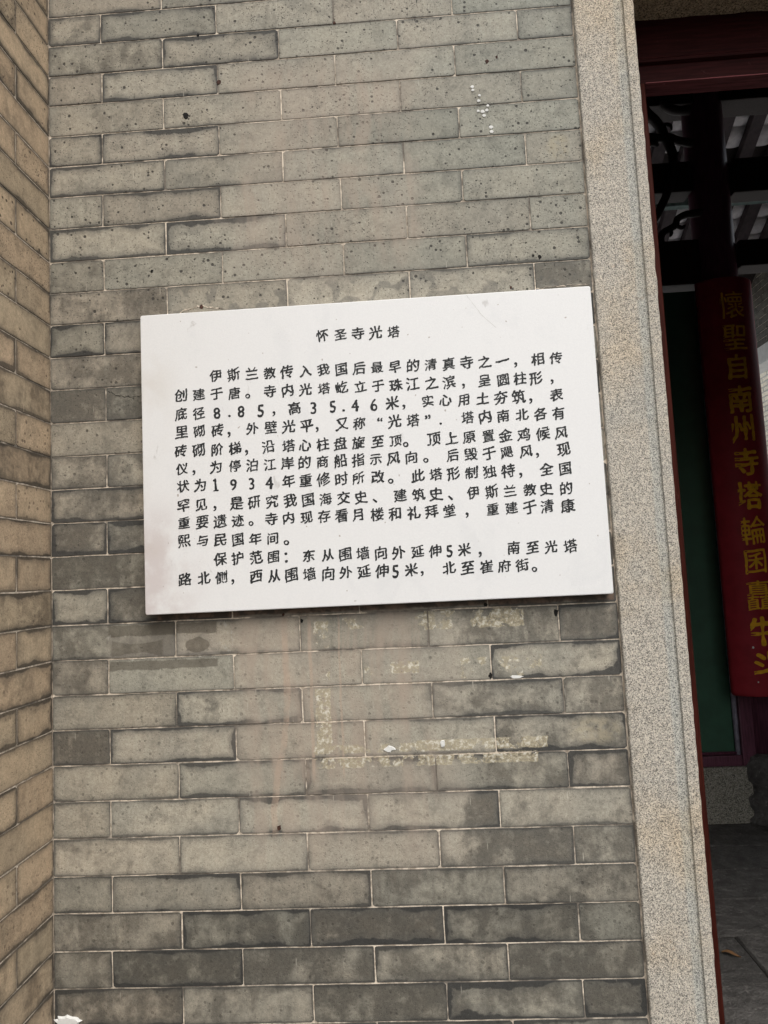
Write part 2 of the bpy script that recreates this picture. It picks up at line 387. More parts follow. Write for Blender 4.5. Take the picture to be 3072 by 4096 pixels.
def paint(name, col, rough=0.45, var=0.25, sc=30.0, bumpd=0.0006, spec=0.5):
    n = NT(name); p = n.geo()
    k = n.noise(p, sc, 4.0, 0.6); dark = tuple(v * (1 - var) for v in col); lite = tuple(min(1, v * (1 + var)) for v in col)
    c = n.mix(n.step(k, 0.3, 0.7), dark, lite)
    ch = n.step(n.noise(p, sc * 2.3, 5.0, 0.7), 0.70, 0.74)
    c = n.mix(n.mul(ch, 0.35), c, tuple(min(1, v * 2.2 + 0.03) for v in col))
    n.bump(n.add(n.noise(p, sc * 6, 3.0), n.mul(ch, -1.0)), bumpd)
    return n.done(c, n.add(rough, n.mul(k, 0.15)), spec)

def wood_paint(name, col, axis='Z', rough=0.5, spec=0.2):
    n = NT(name); p = n.geo(); sc = (0.06, 1, 1) if axis == 'X' else (1, 1, 0.06)
    g = n.noise(n.vm('MULTIPLY', p, sc), 160.0, 4.0, 0.6)
    c = n.mix(n.step(g, 0.3, 0.7), tuple(v * 0.65 for v in col), tuple(v * 1.25 for v in col))
    c = n.mix(n.mul(n.step(n.noise(p, 35.0, 4.0, 0.7), 0.64, 0.7), 0.35), c, tuple(v * 2.2 + 0.02 for v in col))
    n.bump(g, 0.0006); return n.done(c, rough, spec)

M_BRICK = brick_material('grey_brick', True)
M_BRICK_FAR = brick_material('grey_brick_plain', False)
M_MORTAR = mortar_material()
M_GRANITE = granite_material()
M_GRAN_DK = granite_material('granite_brown', (0.62, 0.49, 0.34), (0.07, 0.055, 0.04), (0.34, 0.265, 0.18), stain=False, sc=0.55)
M_GRAN_SILL = granite_material('granite_sill', (0.36, 0.34, 0.29), (0.05, 0.05, 0.045), (0.20, 0.185, 0.15), stain=False, sc=0.3)
M_MARBLE = marble_material()
M_INK = paint('black_lettering', (0.012, 0.014, 0.016), 0.5, 0.5, 300.0)
M_MAROON = wood_paint('maroon_paint', (0.042, 0.009, 0.006), 'Z', 0.6, 0.06)
M_MAROON_X = wood_paint('maroon_paint_rail', (0.030, 0.006, 0.006), 'X', 0.6, 0.06)
M_MAROON_LIT = wood_paint('maroon_bounce_lit', (0.20, 0.055, 0.06), 'X', 0.6, 0.1)  # the frame's maroon, brightened to paint in floor bounce
M_PURPLE = wood_paint('purple_paint', (0.13, 0.045, 0.072), 'Z', 0.38, 0.4)
M_GREEN = paint('green_paint', (0.032, 0.10, 0.060), 0.5, 0.12, 8.0)
M_MOULD_GLEAM = paint('moulding_gleam_paint', (0.36, 0.34, 0.42), 0.6, 0.3, 20.0, spec=0.15)  # pale colour stands in for light gleaming on the moulding edge
M_RED = paint('red_lacquer', (0.30, 0.024, 0.034), 0.42, 0.12, 12.0, spec=0.12)
M_GOLD = paint('gold_lettering', (0.78, 0.40, 0.025), 0.6, 0.15, 40.0, spec=0.15)
M_DARKWOOD = wood_paint('dark_timber', (0.030, 0.022, 0.020), 'Z', 0.6)
M_RAFTER = paint('rafter_timber', (0.045, 0.030, 0.034), 0.6, 0.3, 20.0)
M_TEAL = paint('teal_purlin', (0.10, 0.145, 0.135), 0.6, 0.3, 20.0)
M_TILE = paint('limewashed_tile', (0.80, 0.76, 0.77), 0.85, 0.1, 25.0)
M_BRIGHT = paint('bounce_paving', (0.72, 0.70, 0.68), 0.85, 0.1, 3.0)
M_WHITE = paint('white_plaster', (0.72, 0.72, 0.70), 0.8, 0.08, 20.0)
M_RUST = paint('rust', (0.055, 0.022, 0.014), 0.8, 0.5, 200.0)
M_HOLE = paint('dark_hole', (0.008, 0.007, 0.006), 0.9, 0.3, 200.0)
M_SLAB = None
def slab_material():
    n = NT('paving_stone'); p = n.geo(); r = n.rnd()
    P = n.vm('ADD', p, n.comb(n.mul(r, 17.0), n.mul(r, 5.0), 0.0))
    k = n.noise(P, 14.0, 5.0, 0.65); g = n.noise(P, 130.0, 4.0, 0.7)
    c = n.mix(n.step(k, 0.3, 0.7), (0.075, 0.070, 0.066), (0.15, 0.142, 0.135))
    c = n.mix(n.mul(n.step(n.noise(P, 40.0, 4.0, 0.7), 0.58, 0.68), 0.5), c, (0.32, 0.30, 0.28))
    c = n.mix(n.mul(n.step(g, 0.55, 0.68), 0.5), c, (0.035, 0.033, 0.03))
    c = n.mix(1.0, c, n.comb(*[n.add(0.8, n.mul(r, 0.4))] * 3), 'MULTIPLY')
    n.bump(n.add(n.mul(k, 3.0), n.add(g, n.mul(n.noise(P, 38.0, 5.0, 0.7), 2.0))), 0.010); return n.done(c, 0.62, 0.35)
M_SLAB = slab_material()
M_JOINT = paint('joint_dirt', (0.02, 0.018, 0.016), 0.95, 0.3, 60.0)
M_YARD = paint('yard_stone', (0.48, 0.47, 0.45), 0.85, 0.15, 3.0)
M_PORCH = paint('porch_shade_stone', (0.038, 0.036, 0.034), 0.85, 0.2, 3.0)  # near black: shade of a covered porch put into the colour, cutting bounce
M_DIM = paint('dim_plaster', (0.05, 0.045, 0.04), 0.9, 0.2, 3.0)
M_LEAF = paint('dry_leaf', (0.15, 0.075, 0.028), 0.6, 0.4, 60.0)

# ---------------------------------------------------------------- ground and floors
FZ = -2.72
box('ground', -40, 40, -40, 60, FZ - 0.60, FZ - 0.18, M_PORCH)['kind'] = 'structure'
box('porch_paving', -9, 9, -7, -0.02, FZ - 0.18, FZ - 0.10, M_PORCH)['kind'] = 'structure'
box('courtyard_bounce_paving', -12, 20, 3.12, 34, FZ - 0.18, FZ - 0.004, M_BRIGHT)['kind'] = 'structure'  # unseen behind the screen; laid very pale to bounce light onto roof tiles
floor = box('floor', 0.2, 4.3, 0.30, 3.11, FZ - 0.16, FZ - 0.010, M_JOINT); floor['kind'] = 'structure'
fc = floor.location.copy()
def slab(x0, x1, y0, y1):
    """one paving stone of the hall floor, slightly uneven outline"""
    bm = bmesh.new(); pts = []
    def edge(a, b, k):
        for i in range(k):
            t = i / k; pts.append((a[0] + (b[0] - a[0]) * t + random.uniform(-.004, .004), a[1] + (b[1] - a[1]) * t + random.uniform(-.004, .004)))
    edge((x0, y0), (x1, y0), 6); edge((x1, y0), (x1, y1), 3); edge((x1, y1), (x0, y1), 6); edge((x0, y1), (x0, y0), 3)
    cx, cy = (x0 + x1) / 2, (y0 + y1) / 2; zt = random.uniform(-.003, .002)
    top = [bm.verts.new((x - cx - (x - cx) * .012, y - cy - (y - cy) * .03, zt)) for x, y in pts]
    mid = [bm.verts.new((x - cx, y - cy, zt - .008)) for x, y in pts]; bot = [bm.verts.new((x - cx, y - cy, -.009)) for x, y in pts]
    k = len(pts); bm.faces.new(top)
    for i in range(k):
        bm.faces.new((mid[i], mid[(i + 1) % k], top[(i + 1) % k], top[i])); bm.faces.new((bot[i], bot[(i + 1) % k], mid[(i + 1) % k], mid[i]))
    o = bm_obj('paving_slab', bm, M_SLAB, floor, (cx - fc.x, cy - fc.y, FZ - fc.z)); return o
ys = [0.36, 0.70, 1.01, 1.312, 1.64, 1.95, 2.255, 2.545, 2.858]
for i in range(len(ys) - 1):
    cuts = {2: [0.9, 1.35, 2.35, 3.2], 3: [0.8, 1.908, 2.9, 3.7], 4: [0.9, 2.45, 3.5], 5: [1.1, 2.7, 3.7], 6: [0.8, 2.2 + .7, 3.7], 7: [1.0, 2.62, 3.7]}.get(i, [0.7, 1.5, 2.4, 3.4])
    for a, b in zip(cuts[:-1], cuts[1:]): slab(a + .004, b - .004, ys[i] + .004, ys[i + 1] - .004)

# dry leaf lying on the floor
def leaf():
    bm = bmesh.new(); L = 0.066; rows = []
    for i in range(9):
        t = i / 8; w = 0.013 * math.sin(math.pi * min(1, t * 1.02 + 0.02)) ** 0.7 + 0.0006; x = (t - .5) * L
        z = 0.004 + 0.006 * math.sin(t * 5)
        rows.append([bm.verts.new((x, w, z + .004)), bm.verts.new((x, 0, z)), bm.verts.new((x, -w, z + .006))])
    for i in range(8):
        for k in range(2): bm.faces.new((rows[i][k], rows[i + 1][k], rows[i + 1][k + 1], rows[i][k + 1]))
    o = bm_obj('fallen_leaf', bm, M_LEAF, None, (1.833, 1.497, FZ), (0, 0, math.radians(-22)))
    md = o.modifiers.new('thick', 'SOLIDIFY'); md.thickness = 0.0006
    return tag(o, 'single curled dry brown leaf lying on the dark stone floor', 'leaf')
leaf()

# ---------------------------------------------------------------- brick walls
def brick_mesh(L, H, D=0.05, rx=0.0009, chip=0.0):
    """face in the xz plane at y=0 (looking towards -y), lower left corner at the origin; uneven outline"""
    bm = bmesh.new(); pts = []
    nx = max(3, int(L / 0.030)); c = [random.choice((.0012, .0016, .0022, .0030, .0052)) for _ in range(4)]
    def ed(a, b, k):
        dx, dz = b[0] - a[0], b[1] - a[1]; l = math.hypot(dx, dz); nxn, nzn = dz / l, -dx / l
        for i in range(k + 1):
            t = i / k; j = random.uniform(-rx, rx * 0.4)
            pts.append((a[0] + dx * t + nxn * j, a[1] + dz * t + nzn * j))
    ed((c[0], 0), (L - c[1], 0), nx); ed((L, c[1] * .8), (L, H - c[2] * .8), 2); ed((L - c[2], H), (c[3], H), nx); ed((0, H - c[3] * .8), (0, c[0] * .8), 2)
    b = 0.0007
    def ins(p, d): return (min(max(p[0], d), L - d), min(max(p[1], d), H - d))
    k = len(pts)
    fr = [bm.verts.new((ins(p, b)[0], 0, ins(p, b)[1])) for p in pts]
    mid = [bm.verts.new((p[0], b * 0.9, p[1])) for p in pts]; bk = [bm.verts.new((p[0], D, p[1])) for p in pts]
    bm.faces.new(fr)
    for i in range(k):
        bm.faces.new((fr[i], fr[(i + 1) % k], mid[(i + 1) % k], mid[i])); bm.faces.new((mid[i], mid[(i + 1) % k], bk[(i + 1) % k], bk[i]))
    bmesh.ops.recalc_face_normals(bm, faces=bm.faces[:])
    u1 = bm.loops.layers.uv.new('near_edge'); u2 = bm.loops.layers.uv.new('far_edge')
    for f in bm.faces:
        for lp in f.loops:
            x, z = lp.vert.co.x, lp.vert.co.z; lp[u1].uv = (x, z); lp[u2].uv = (L - x, H - z)
    bmesh.ops.triangulate(bm, faces=[f for f in bm.faces if len(f.verts) > 4])
    me = bpy.data.meshes.new('brick'); bm.to_mesh(me); bm.free(); return me
def lay(wall, side, s0, s1, z0, z1, mat, soot, warm_bounce=0.0, tone=1.0, rim=1.0, plane=0.0, gap=0.0018, tilt=0.0):
    """side 'front': face at y=plane; 'left': face at x=plane looking +x; s runs along x or y"""
    g = gap / 2; me = brick_mesh(s1 - s0 - 2 * g, z1 - z0 - 2 * g)
    d = random.uniform(-0.0004, 0.0005)
    if side == 'front': loc, rot = (s0 + g, plane + d, z0 + g), (0, -tilt, 0)
    elif side == 'left': loc, rot = (plane - d, s0 + g, z0 + g), (0, 0, math.pi / 2)
    elif side == 'right': loc, rot = (plane + d, s1 - g, z0 + g), (0, 0, -math.pi / 2)
    o = link('brick', me, mat, wall, Vector(loc) - wall.location, rot)
    o['soot'] = float(soot); o['warm_bounce'] = float(warm_bounce); o['tone'] = float(tone); o['rim'] = float(rim)
    return o
GX = 1.1032                          # brickwork meets the granite here
zL = [-0.0022, -0.0677, -0.1358, -0.2021, -0.2707, -0.3375, -0.4044, -0.4733, -0.545, -0.6117, -0.6786, -0.7471, -0.815, -0.8839, -0.9527, -1.0194, -1.0871, -1.1541, -1.2207, -1.2901, -1.3589, -1.4266, -1.4932, -1.5603, -1.6287, -1.6974, -1.7677, -1.8355, -1.9045, -1.9719]
zR = {1: -0.0725, 2: -0.1394, 3: -0.2067, 4: -0.2747, 5: -0.3414, 6: -0.4094, 7: -0.4776, 8: -0.5467, 19: -1.2928, 20: -1.3629, 21: -1.4298, 22: -1.4974, 23: -1.5657, 24: -1.6334, 25: -1.7026, 26: -1.7717, 27: -1.8394, 28: -1.9077, 29: -1.9736, 30: -2.041}
PITCH = 0.0681
def zl(j): return zL[j] if 0 <= j < 30 else (zL[0] - j * PITCH if j < 0 else zL[29] - (j - 29) * PITCH)
def zr(j): return zR.get(j, zl(j) - 0.003)
LH = 0.12412
wall = thing('brick_wall', 'grey brick wall facing the viewer, carrying the white marble plaque', 'brick wall', (0, 0, FZ))
core = box('mortar', 0.0, GX + 0.004, 0.0012, 0.30, FZ, 0.40, M_MORTAR, wall); core.location -= wall.location
JUT = {}
# (course, brick index counted from the corner): how sooty that brick is, read off the photograph
SOOT = {(0,0):.75,(0,1):.5,(1,0):.7,(1,1):.3,(2,0):.5,(3,0):.6,(3,1):.2,(4,0):.4,(5,0):.35,(5,1):.35,(6,0):.55,(6,2):.1,(7,0):.3,(8,0):.65,(8,1):.5,
 (9,0):.7,(10,0):.6,(10,1):.55,(11,0):.8,(11,1):.9,(12,0):.95,(12,1):.9,(13,0):.6,(13,1):.8,(14,0):.85,(14,1):.8,(15,0):.75,(15,1):.85,(16,0):.9,(16,1):.9,(17,0):.9,(17,1):.9,
 (18,0):.55,(18,1):.95,(19,0):.8,(19,1):.5,(20,0):.75,(20,1):.35,(21,0):.35,(21,1):.6,(22,0):1.05,(22,1):.25,(23,0):.45,(23,1):.25,(24,0):.5,(24,1):.5,(25,0):.6,(25,1):.25,
 (9,4):.95,(19,3):.85,(19,4):.95,(20,4):.6,(21,4):.85,(21,3):.85,(22,4):.75,(23,3):.75,(23,4):.85,(24,3):1.05,(24,2):.3,(24,4):.55,(25,3):1.0,(25,4):.9,(26,2):.55,(26,3):.75,(26,4):.75,(27,1):.85,(27,2):1.1,(27,3):.85,(27,4):.8,
 (28,0):.8,(28,1):.95,(28,2):.9,(28,3):.8,(28,4):.95,(29,0):.9,(29,1):.7,(29,2):.9,(29,3):.85,(29,4):.95,(26,0):.45,(26,1):.35,(27,0):.75}
for c in range(-4, 36):
    A = (c % 2 == 0); xs = [-0.0006]
    for k in range(1, 9):
        if (k % 2 == 1) != A: continue
        x = LH * k - 0.0063
        x += (-0.0040 if A else 0.0036) + random.uniform(-.0010, .0010)
        if c >= 19 and not A and k == 2: x += 0.002
        xs.append(x)
    xs.append(GX)
    for i, (a, b) in enumerate(zip(xs[:-1], xs[1:])):
        ta, tb = a / GX, b / GX
        zt0, zt1 = zl(c) * (1 - ta) + zr(c) * ta, zl(c) * (1 - tb) + zr(c) * tb
        zb0, zb1 = zl(c + 1) * (1 - ta) + zr(c + 1) * ta, zl(c + 1) * (1 - tb) + zr(c + 1) * tb
        top, bot = (zt0 + zt1) / 2, (zb0 + zb1) / 2
        s = SOOT.get((c, i))
        if s is None:
            s = random.uniform(.12, .42) if 1 <= c < 19 else (random.uniform(.25, .55) if c < 1 else random.uniform(.3, .6))
            if c >= 26: s = random.uniform(.75, 1.0)
        tone = random.uniform(.86, 1.12)
        if c >= 26: tone *= 0.82
        elif c >= 19: tone *= 1.06
        elif c >= 19 and i >= 4: tone *= 0.9
        elif 8 <= c < 26 and i == 0: tone *= 0.93
        rim = random.uniform(.1, .7) if random.random() < .55 else random.uniform(.9, 2.0)
        if c >= 22: rim = max(rim, .6)
        if c < 10 and i >= 2: rim *= 0.45
        if c < 8 and i >= 3: rim *= 0.5
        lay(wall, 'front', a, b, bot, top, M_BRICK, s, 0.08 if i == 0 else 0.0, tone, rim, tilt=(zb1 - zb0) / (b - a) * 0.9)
# wear on that wall
def blob(name, x, z, rx, rz, mat, h=0.0008, k=11, jag=0.25, y=-0.0004):
    bm = bmesh.new(); ph = random.uniform(0, 6)
    ring = []; rim_ = []
    for i in range(k):
        a = i * 2 * math.pi / k + ph; q = 1 + random.uniform(-jag, jag)
        ring.append(bm.verts.new((rx * q * .8 * math.cos(a), -h, rz * q * .8 * math.sin(a)))); rim_.append(bm.verts.new((rx * q * math.cos(a), 0.0012, rz * q * math.sin(a))))
    ctr = bm.verts.new((0, -h * 1.1, 0))
    for i in range(k):
        bm.faces.new((ctr, ring[i], ring[(i + 1) % k])); bm.faces.new((ring[i], rim_[i], rim_[(i + 1) % k], ring[(i + 1) % k]))
    return bm_obj(name, bm, mat, wall, Vector((x, y, z)) - wall.location)
for (x, z), r in zip([(0.8903, -0.2335), (0.8908, -0.2411), (0.9039, -0.2537), (0.9017, -0.2649), (0.9193, -0.2772), (0.8994, -0.2869), (0.9082, -0.2886), (0.9166, -0.2867), (0.9104, -0.2976), (0.9233, -0.3237), (0.9236, -0.3335)],
                     [.0042, .0036, .0034, .0042, .0036, .0036, .0052, .0040, .0044, .0050, .0046]):
    blob('paint_spot', x, z, r, r * .85, M_WHITE, 0.0010, 13, 0.12)
for x, z, r, mat in [(0.6131, -0.0679, .0035, M_RUST), (0.3659, -0.1779, .0065, M_RUST), (0.292, -0.2454, .0075, M_HOLE), (0.8555, -1.4216, .0050, M_HOLE), (0.9865, -1.3084, .0062, M_HOLE), (0.8546, -1.2872, .0040, M_HOLE), (0.4618, -1.2882, .0034, M_RUST), (0.4976, -1.3023, .0036, M_HOLE), (0.9237, -0.1808, .0055, M_RUST), (0.9435, -0.1788 + .006, .0030, M_RUST), (0.3155, -0.6603, .0045, M_RUST), (0.9418, -0.6626, .0030, M_RUST), (0.3229, -0.0694, .0035, M_HOLE), (1.003, -0.604, .0045, M_HOLE), (0.99, -0.600, .003, M_HOLE), (0.44, -1.690, .005, M_RUST), (0.215, -0.578, .004, M_HOLE)]:
    blob('nail_hole', x, z, r * .85, r * 1.1, mat, 0.0005, 9, 0.3)
blob('plaster_patch', 0.026, -2.034, 0.026, 0.016, M_WHITE, 0.003, 29, 0.22)
blob('plaster_patch', 0.905, -1.4255, 0.012, 0.0035, M_WHITE, 0.0008, 11, 0.3)
blob('plaster_patch', 0.655, -1.551, 0.011, 0.006, M_WHITE, 0.0008, 11, 0.35)
blob('plaster_patch', 0.757, -1.544, 0.005, 0.008, M_WHITE, 0.0008, 9, 0.3)
def ribbon(name, pts, w, y, mat, parent, jag=0.002):
    bm = bmesh.new(); P = [Vector((p[0], 0, p[1])) for p in pts]; Q = spline(P, 7); L = []
    for i, p in enumerate(Q):
        p = p + Vector((random.uniform(-jag, jag), 0, random.uniform(-jag, jag)))
        ww = w * (0.35 + random.random())
        L.append((bm.verts.new(p + Vector((ww * .3, 0, ww * .5))), bm.verts.new(p - Vector((ww * .3, 0, ww * .5))), bm.verts.new(p + Vector((0, .0015, 0)))))
    for i in range(len(L) - 1):
        bm.faces.new((L[i][0], L[i + 1][0], L[i + 1][1], L[i][1])); bm.faces.new((L[i][0], L[i][2], L[i + 1][2], L[i + 1][0])); bm.faces.new((L[i][1], L[i + 1][1], L[i + 1][2], L[i][2]))
    o = bm_obj(name, bm, mat, parent); o.location = Vector((0, y, 0)) - parent.location; return o
ribbon('crack', [(0.121, -0.8235), (0.1441, -0.8353), (0.1801, -0.838), (0.198, -0.836)], 0.0012, -0.0006, M_HOLE, wall)
ribbon('grout_ridge', [(0.27, -0.669), (0.30, -0.662), (0.315, -0.6585), (0.34, -0.664), (0.36, -0.667)], 0.0022, -0.0008, M_MORTAR, wall)
ribbon('grout_ridge', [(1.0 + 0.0 * k, 0) for k in range(0)] or [(0.985, -0.6715), (1.01, -0.668), (1.04, -0.667), (1.07, -0.6655), (1.095, -0.666)], 0.0016, -0.0012, M_MORTAR, wall)
# ragged mortar seam between brick and granite
bm = bmesh.new(); prev = None; z = 0.40
while z > FZ + 0.01:
    w = random.uniform(.0003, .0013); x = 1.1040 + random.uniform(-.0008, .0008); y = -0.0012 + random.uniform(-.0015, .0012)
    r_ = [bm.verts.new((x - w, 0.002, z)), bm.verts.new((x - w * .5, y, z)), bm.verts.new((x + w, y, z)), bm.verts.new((x + w, 0.004, z))]
    if prev:
        for k in range(3): bm.faces.new((prev[k], prev[k + 1], r_[k + 1], r_[k]))
    prev = r_; z -= random.uniform(.006, .016)
seam = bm_obj('mortar_seam', bm, M_MORTAR, wall); seam.location = -wall.location

# side wall on the left, running towards the viewer
lwall = thing('brick_wall', 'brick side wall browned for painted-in warm bounce light, receding at the left edge of the photo', 'brick wall', (0, 0, FZ))
core2 = box('mortar', -0.30, -0.0009, -0.90, 0.30, FZ, 0.40, M_MORTAR, lwall); core2.location -= lwall.location
YJ = -0.1225
LS = {3:.8,4:.6,8:.6,9:.5,10:.6,11:.4,12:.9,13:.8,14:1.0,15:.45,16:.4,17:.4,18:.8,19:.5,20:.8,21:.4,22:.5,23:.4,24:.6,25:.4,26:.6,27:.5,28:.8,29:.85}
for c in range(-4, 36):
    ysj = [0.0004]
    if c % 2 == 1: y = YJ
    else: y = -2 * LH
    while y > -0.86: ysj.append(y + random.uniform(-.001, .001)); y -= 2 * LH
    ysj.append(-0.90); ysj.sort()
    for i, (a, b) in enumerate(zip(ysj[:-1], ysj[1:])):
        if b - a < .02: continue
        near = (b > -0.01); s = LS.get(c, .4) if near else random.uniform(.35, .85)
        s *= .8
        if near and c % 2 == 1: s *= .6
        lay(lwall, 'left', a, b, zl(c + 1), zl(c), M_BRICK_FAR, s, 1.0, random.uniform(.90, 1.08), random.uniform(.4, 1.5))  # full warm tint stands for bounce light on this wall
box('mortar_patch', 0, .001, 0, .001, 0, .001, M_MORTAR) if False else None

# ---------------------------------------------------------------- granite door surround
pillar = None
prof = [(1.1045, 0.15), (1.1045, -0.0055), (1.1062, -0.0078), (1.1860, -0.0080), (1.1885, -0.0066), (1.1990, -0.0060), (1.2020, -0.0030), (1.2040, -0.0034), (1.2056, -0.0075), (1.2200, -0.0078), (1.2252, -0.0050), (1.2286, 0.0015), (1.2286, 0.15)]
bm = bmesh.new(); prism_z(bm, [(x - 1.1045, y) for x, y in prof], 0, 3.12, 420)
for v in bm.verts:
    if v.co.y < 0.01:
        q = mnoise.noise(Vector((v.co.x * 40, 1.3, v.co.z * 22))) * 0.0007 + mnoise.noise(Vector((v.co.x * 10, 4.3, v.co.z * 4))) * 0.0006
        e_ = max(0.0, 1 - min(abs(v.co.x), abs(v.co.x - .1241)) / .004)
        v.co.y += q + e_ * 0.0012 * mnoise.noise(Vector((7.7, 0.5, v.co.z * 55))); v.co.x += e_ * 0.0011 * mnoise.noise(Vector((3.1, 0.2, v.co.z * 48))) + mnoise.noise(Vector((2.1, v.co.x * 30, v.co.z * 30))) * 0.0007
pillar = bm_obj('granite_pillar', bm, M_GRANITE, None, (1.1045, 0, FZ))
tag(pillar, 'tall speckled pale granite door post between the brick wall and the dark doorway', 'stone post')
bm = bmesh.new(); n_ = 60; Wd = 2.3
# lintel: only its rough underside is in view
g0 = []
for i in range(n_ + 1):
    x = 1.2286 - 0.12 + Wd * i / n_
    g0.append([bm.verts.new((x, y, z + mnoise.noise(Vector((x * 25, y * 25, z))) * (0.004 if z < .01 else 0))) for y, z in ((0.15, 0.001), (0.11, 0.0), (0.07, 0.0), (0.03, 0.0), (-0.005, 0.002), (-0.008, 0.40), (0.15, 0.40))])
for i in range(n_):
    for k in range(7): bm.faces.new((g0[i][k], g0[i][(k + 1) % 7], g0[i + 1][(k + 1) % 7], g0[i + 1][k]))
bm.faces.new(g0[0]); bm.faces.new(g0[-1][::-1])
for v in bm.verts: v.co.x -= 1.2286
lintel = bm_obj('granite_lintel', bm, M_GRAN_DK, None, (1.2286 + .0, 0, 0.0))
lintel.location.x = 1.2286 + 0.1202; 
tag(lintel, 'rough brown granite lintel seen from below over the doorway, top right', 'stone lintel')
box('granite_post', 2.80, 3.0, -0.008, 0.15, FZ, 0.0, M_GRANITE)  # unseen right jamb, added to control light through the doorway
bpy.data.objects['granite_post']['kind'] = 'structure'
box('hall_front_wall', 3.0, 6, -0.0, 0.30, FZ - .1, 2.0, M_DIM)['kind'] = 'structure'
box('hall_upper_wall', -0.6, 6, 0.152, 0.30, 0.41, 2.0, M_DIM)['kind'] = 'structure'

# timber door frame set behind the granite
frame = thing('door_frame', 'dark maroon painted timber frame lining the doorway behind the granite', 'door frame', (1.25, 0.15, FZ))
def fpart(o): o.location -= frame.location; return o
bm = bmesh.new()
prism_z(bm, [(1.14, 0.152), (1.2340, 0.152), (1.2345, 0.1500), (1.266, 0.1500), (1.2665, 0.1540), (1.2725, 0.1540), (1.2740, 0.1475), (1.2810, 0.1475), (1.2825, 0.1530), (1.2925, 0.1530), (1.2950, 0.1560), (1.2950, 0.198), (1.14, 0.198)], FZ, -0.148)
o = bm_obj('jamb', bm, M_MAROON, frame); o.location = -frame.location
bm = bmesh.new()
prism_x(bm, [(0.150, 0.0005), (0.150, -0.092), (0.1465, -0.0935), (0.1435, -0.098), (0.1450, -0.1035), (0.1500, -0.1055), (0.1540, -0.1065), (0.1545, -0.1478), (0.198, -0.1478), (0.198, 0.41), (0.1505, 0.41)], 1.13, 3.3)
o = bm_obj('head_rail', bm, M_MAROON_X, frame); o.location = -frame.location
fpart(box('bounce_lit_edge', 1.2955, 3.3, 0.1505, 0.1975, -0.1500, -0.1480, M_MAROON_LIT, frame))  # added strip: bounce light on the rail's underside, painted as colour

# ---------------------------------------------------------------- marble plaque and its lettering
PX0, PX1, PZ0, PZ1, PY = 0.2000, 1.0906, -1.2762, -0.6820, -0.0300
plaque = thing('marble_plaque', 'white marble plaque with thirteen rows of black Chinese lettering on brick wall', 'plaque', (PX0, PY, PZ0))
bm = bmesh.new(); rc = 0.004; out = []
W_, H_ = PX1 - PX0, PZ1 - PZ0
for cx, cz, a0 in ((W_ - rc, rc, -90), (W_ - rc, H_ - rc, 0), (rc, H_ - rc, 90), (rc, rc, 180)):
    for i in range(4):
        a = math.radians(a0 + i * 30); out.append((cx + rc * math.cos(a), cz + rc * math.sin(a)))
def ring(s, y):
    return [bm.verts.new((W_ / 2 + (x - W_ / 2) * (1 - s / W_ * 2), y, H_ / 2 + (z - H_ / 2) * (1 - s / H_ * 2))) for x, z in out]
R_ = [ring(0.0016, 0), ring(0.0004, 0.0006), ring(0, 0.002), ring(0, 0.022)]
bm.faces.new(R_[0])
for a, b in zip(R_[:-1], R_[1:]):
    for i in range(len(out)): bm.faces.new((a[i], a[(i + 1) % len(out)], b[(i + 1) % len(out)], b[i]))
bm.faces.new(R_[-1][::-1])
bm_obj('marble_slab', bm, M_MARBLE, plaque)
bm = bmesh.new(); add_box(bm, 0.013, W_ - 0.006, 0.022, 0.0295, 0.004, H_ - 0.002)
bm_obj('bedding_mortar', bm, M_MORTAR, plaque)
ribbon('crack', [(0.8501, -0.6843), (0.8657, -0.708), (0.8791, -0.7275), (0.9042, -0.7532)], 0.0006, PY - 0.0002, paint('crack_grey', (0.56, 0.55, 0.53), .8, .1), plaque, 0.0006)

def glyph_contours(ch):
    cu = bpy.data.curves.new('g', 'FONT'); cu.body = ch; cu.size = 1.0; cu.resolution_u = 3; cu.fill_mode = 'NONE'
    ob = bpy.data.objects.new('g', cu); COL.objects.link(ob)
    bpy.context.view_layer.update()
    me = bpy.data.meshes.new_from_object(ob.evaluated_get(bpy.context.evaluated_depsgraph_get()))
    adj = {}
    for e in me.edges:
        a, b = e.vertices; adj.setdefault(a, []).append(b); adj.setdefault(b, []).append(a)
    seen = set(); loops = []
    for s in adj:
        if s in seen: continue
        lp = [s]; seen.add(s); cur = s
        while True:
            nx = [q for q in adj[cur] if q not in seen]
            if not nx: break
            cur = nx[0]; seen.add(cur); lp.append(cur)
        loops.append([me.vertices[i].co.xy.copy() for i in lp])
    bpy.data.objects.remove(ob); bpy.data.curves.remove(cu); bpy.data.meshes.remove(me)
    return loops
def signed(l): return sum(l[i].x * l[(i + 1) % len(l)].y - l[(i + 1) % len(l)].x * l[i].y for i in range(len(l))) / 2
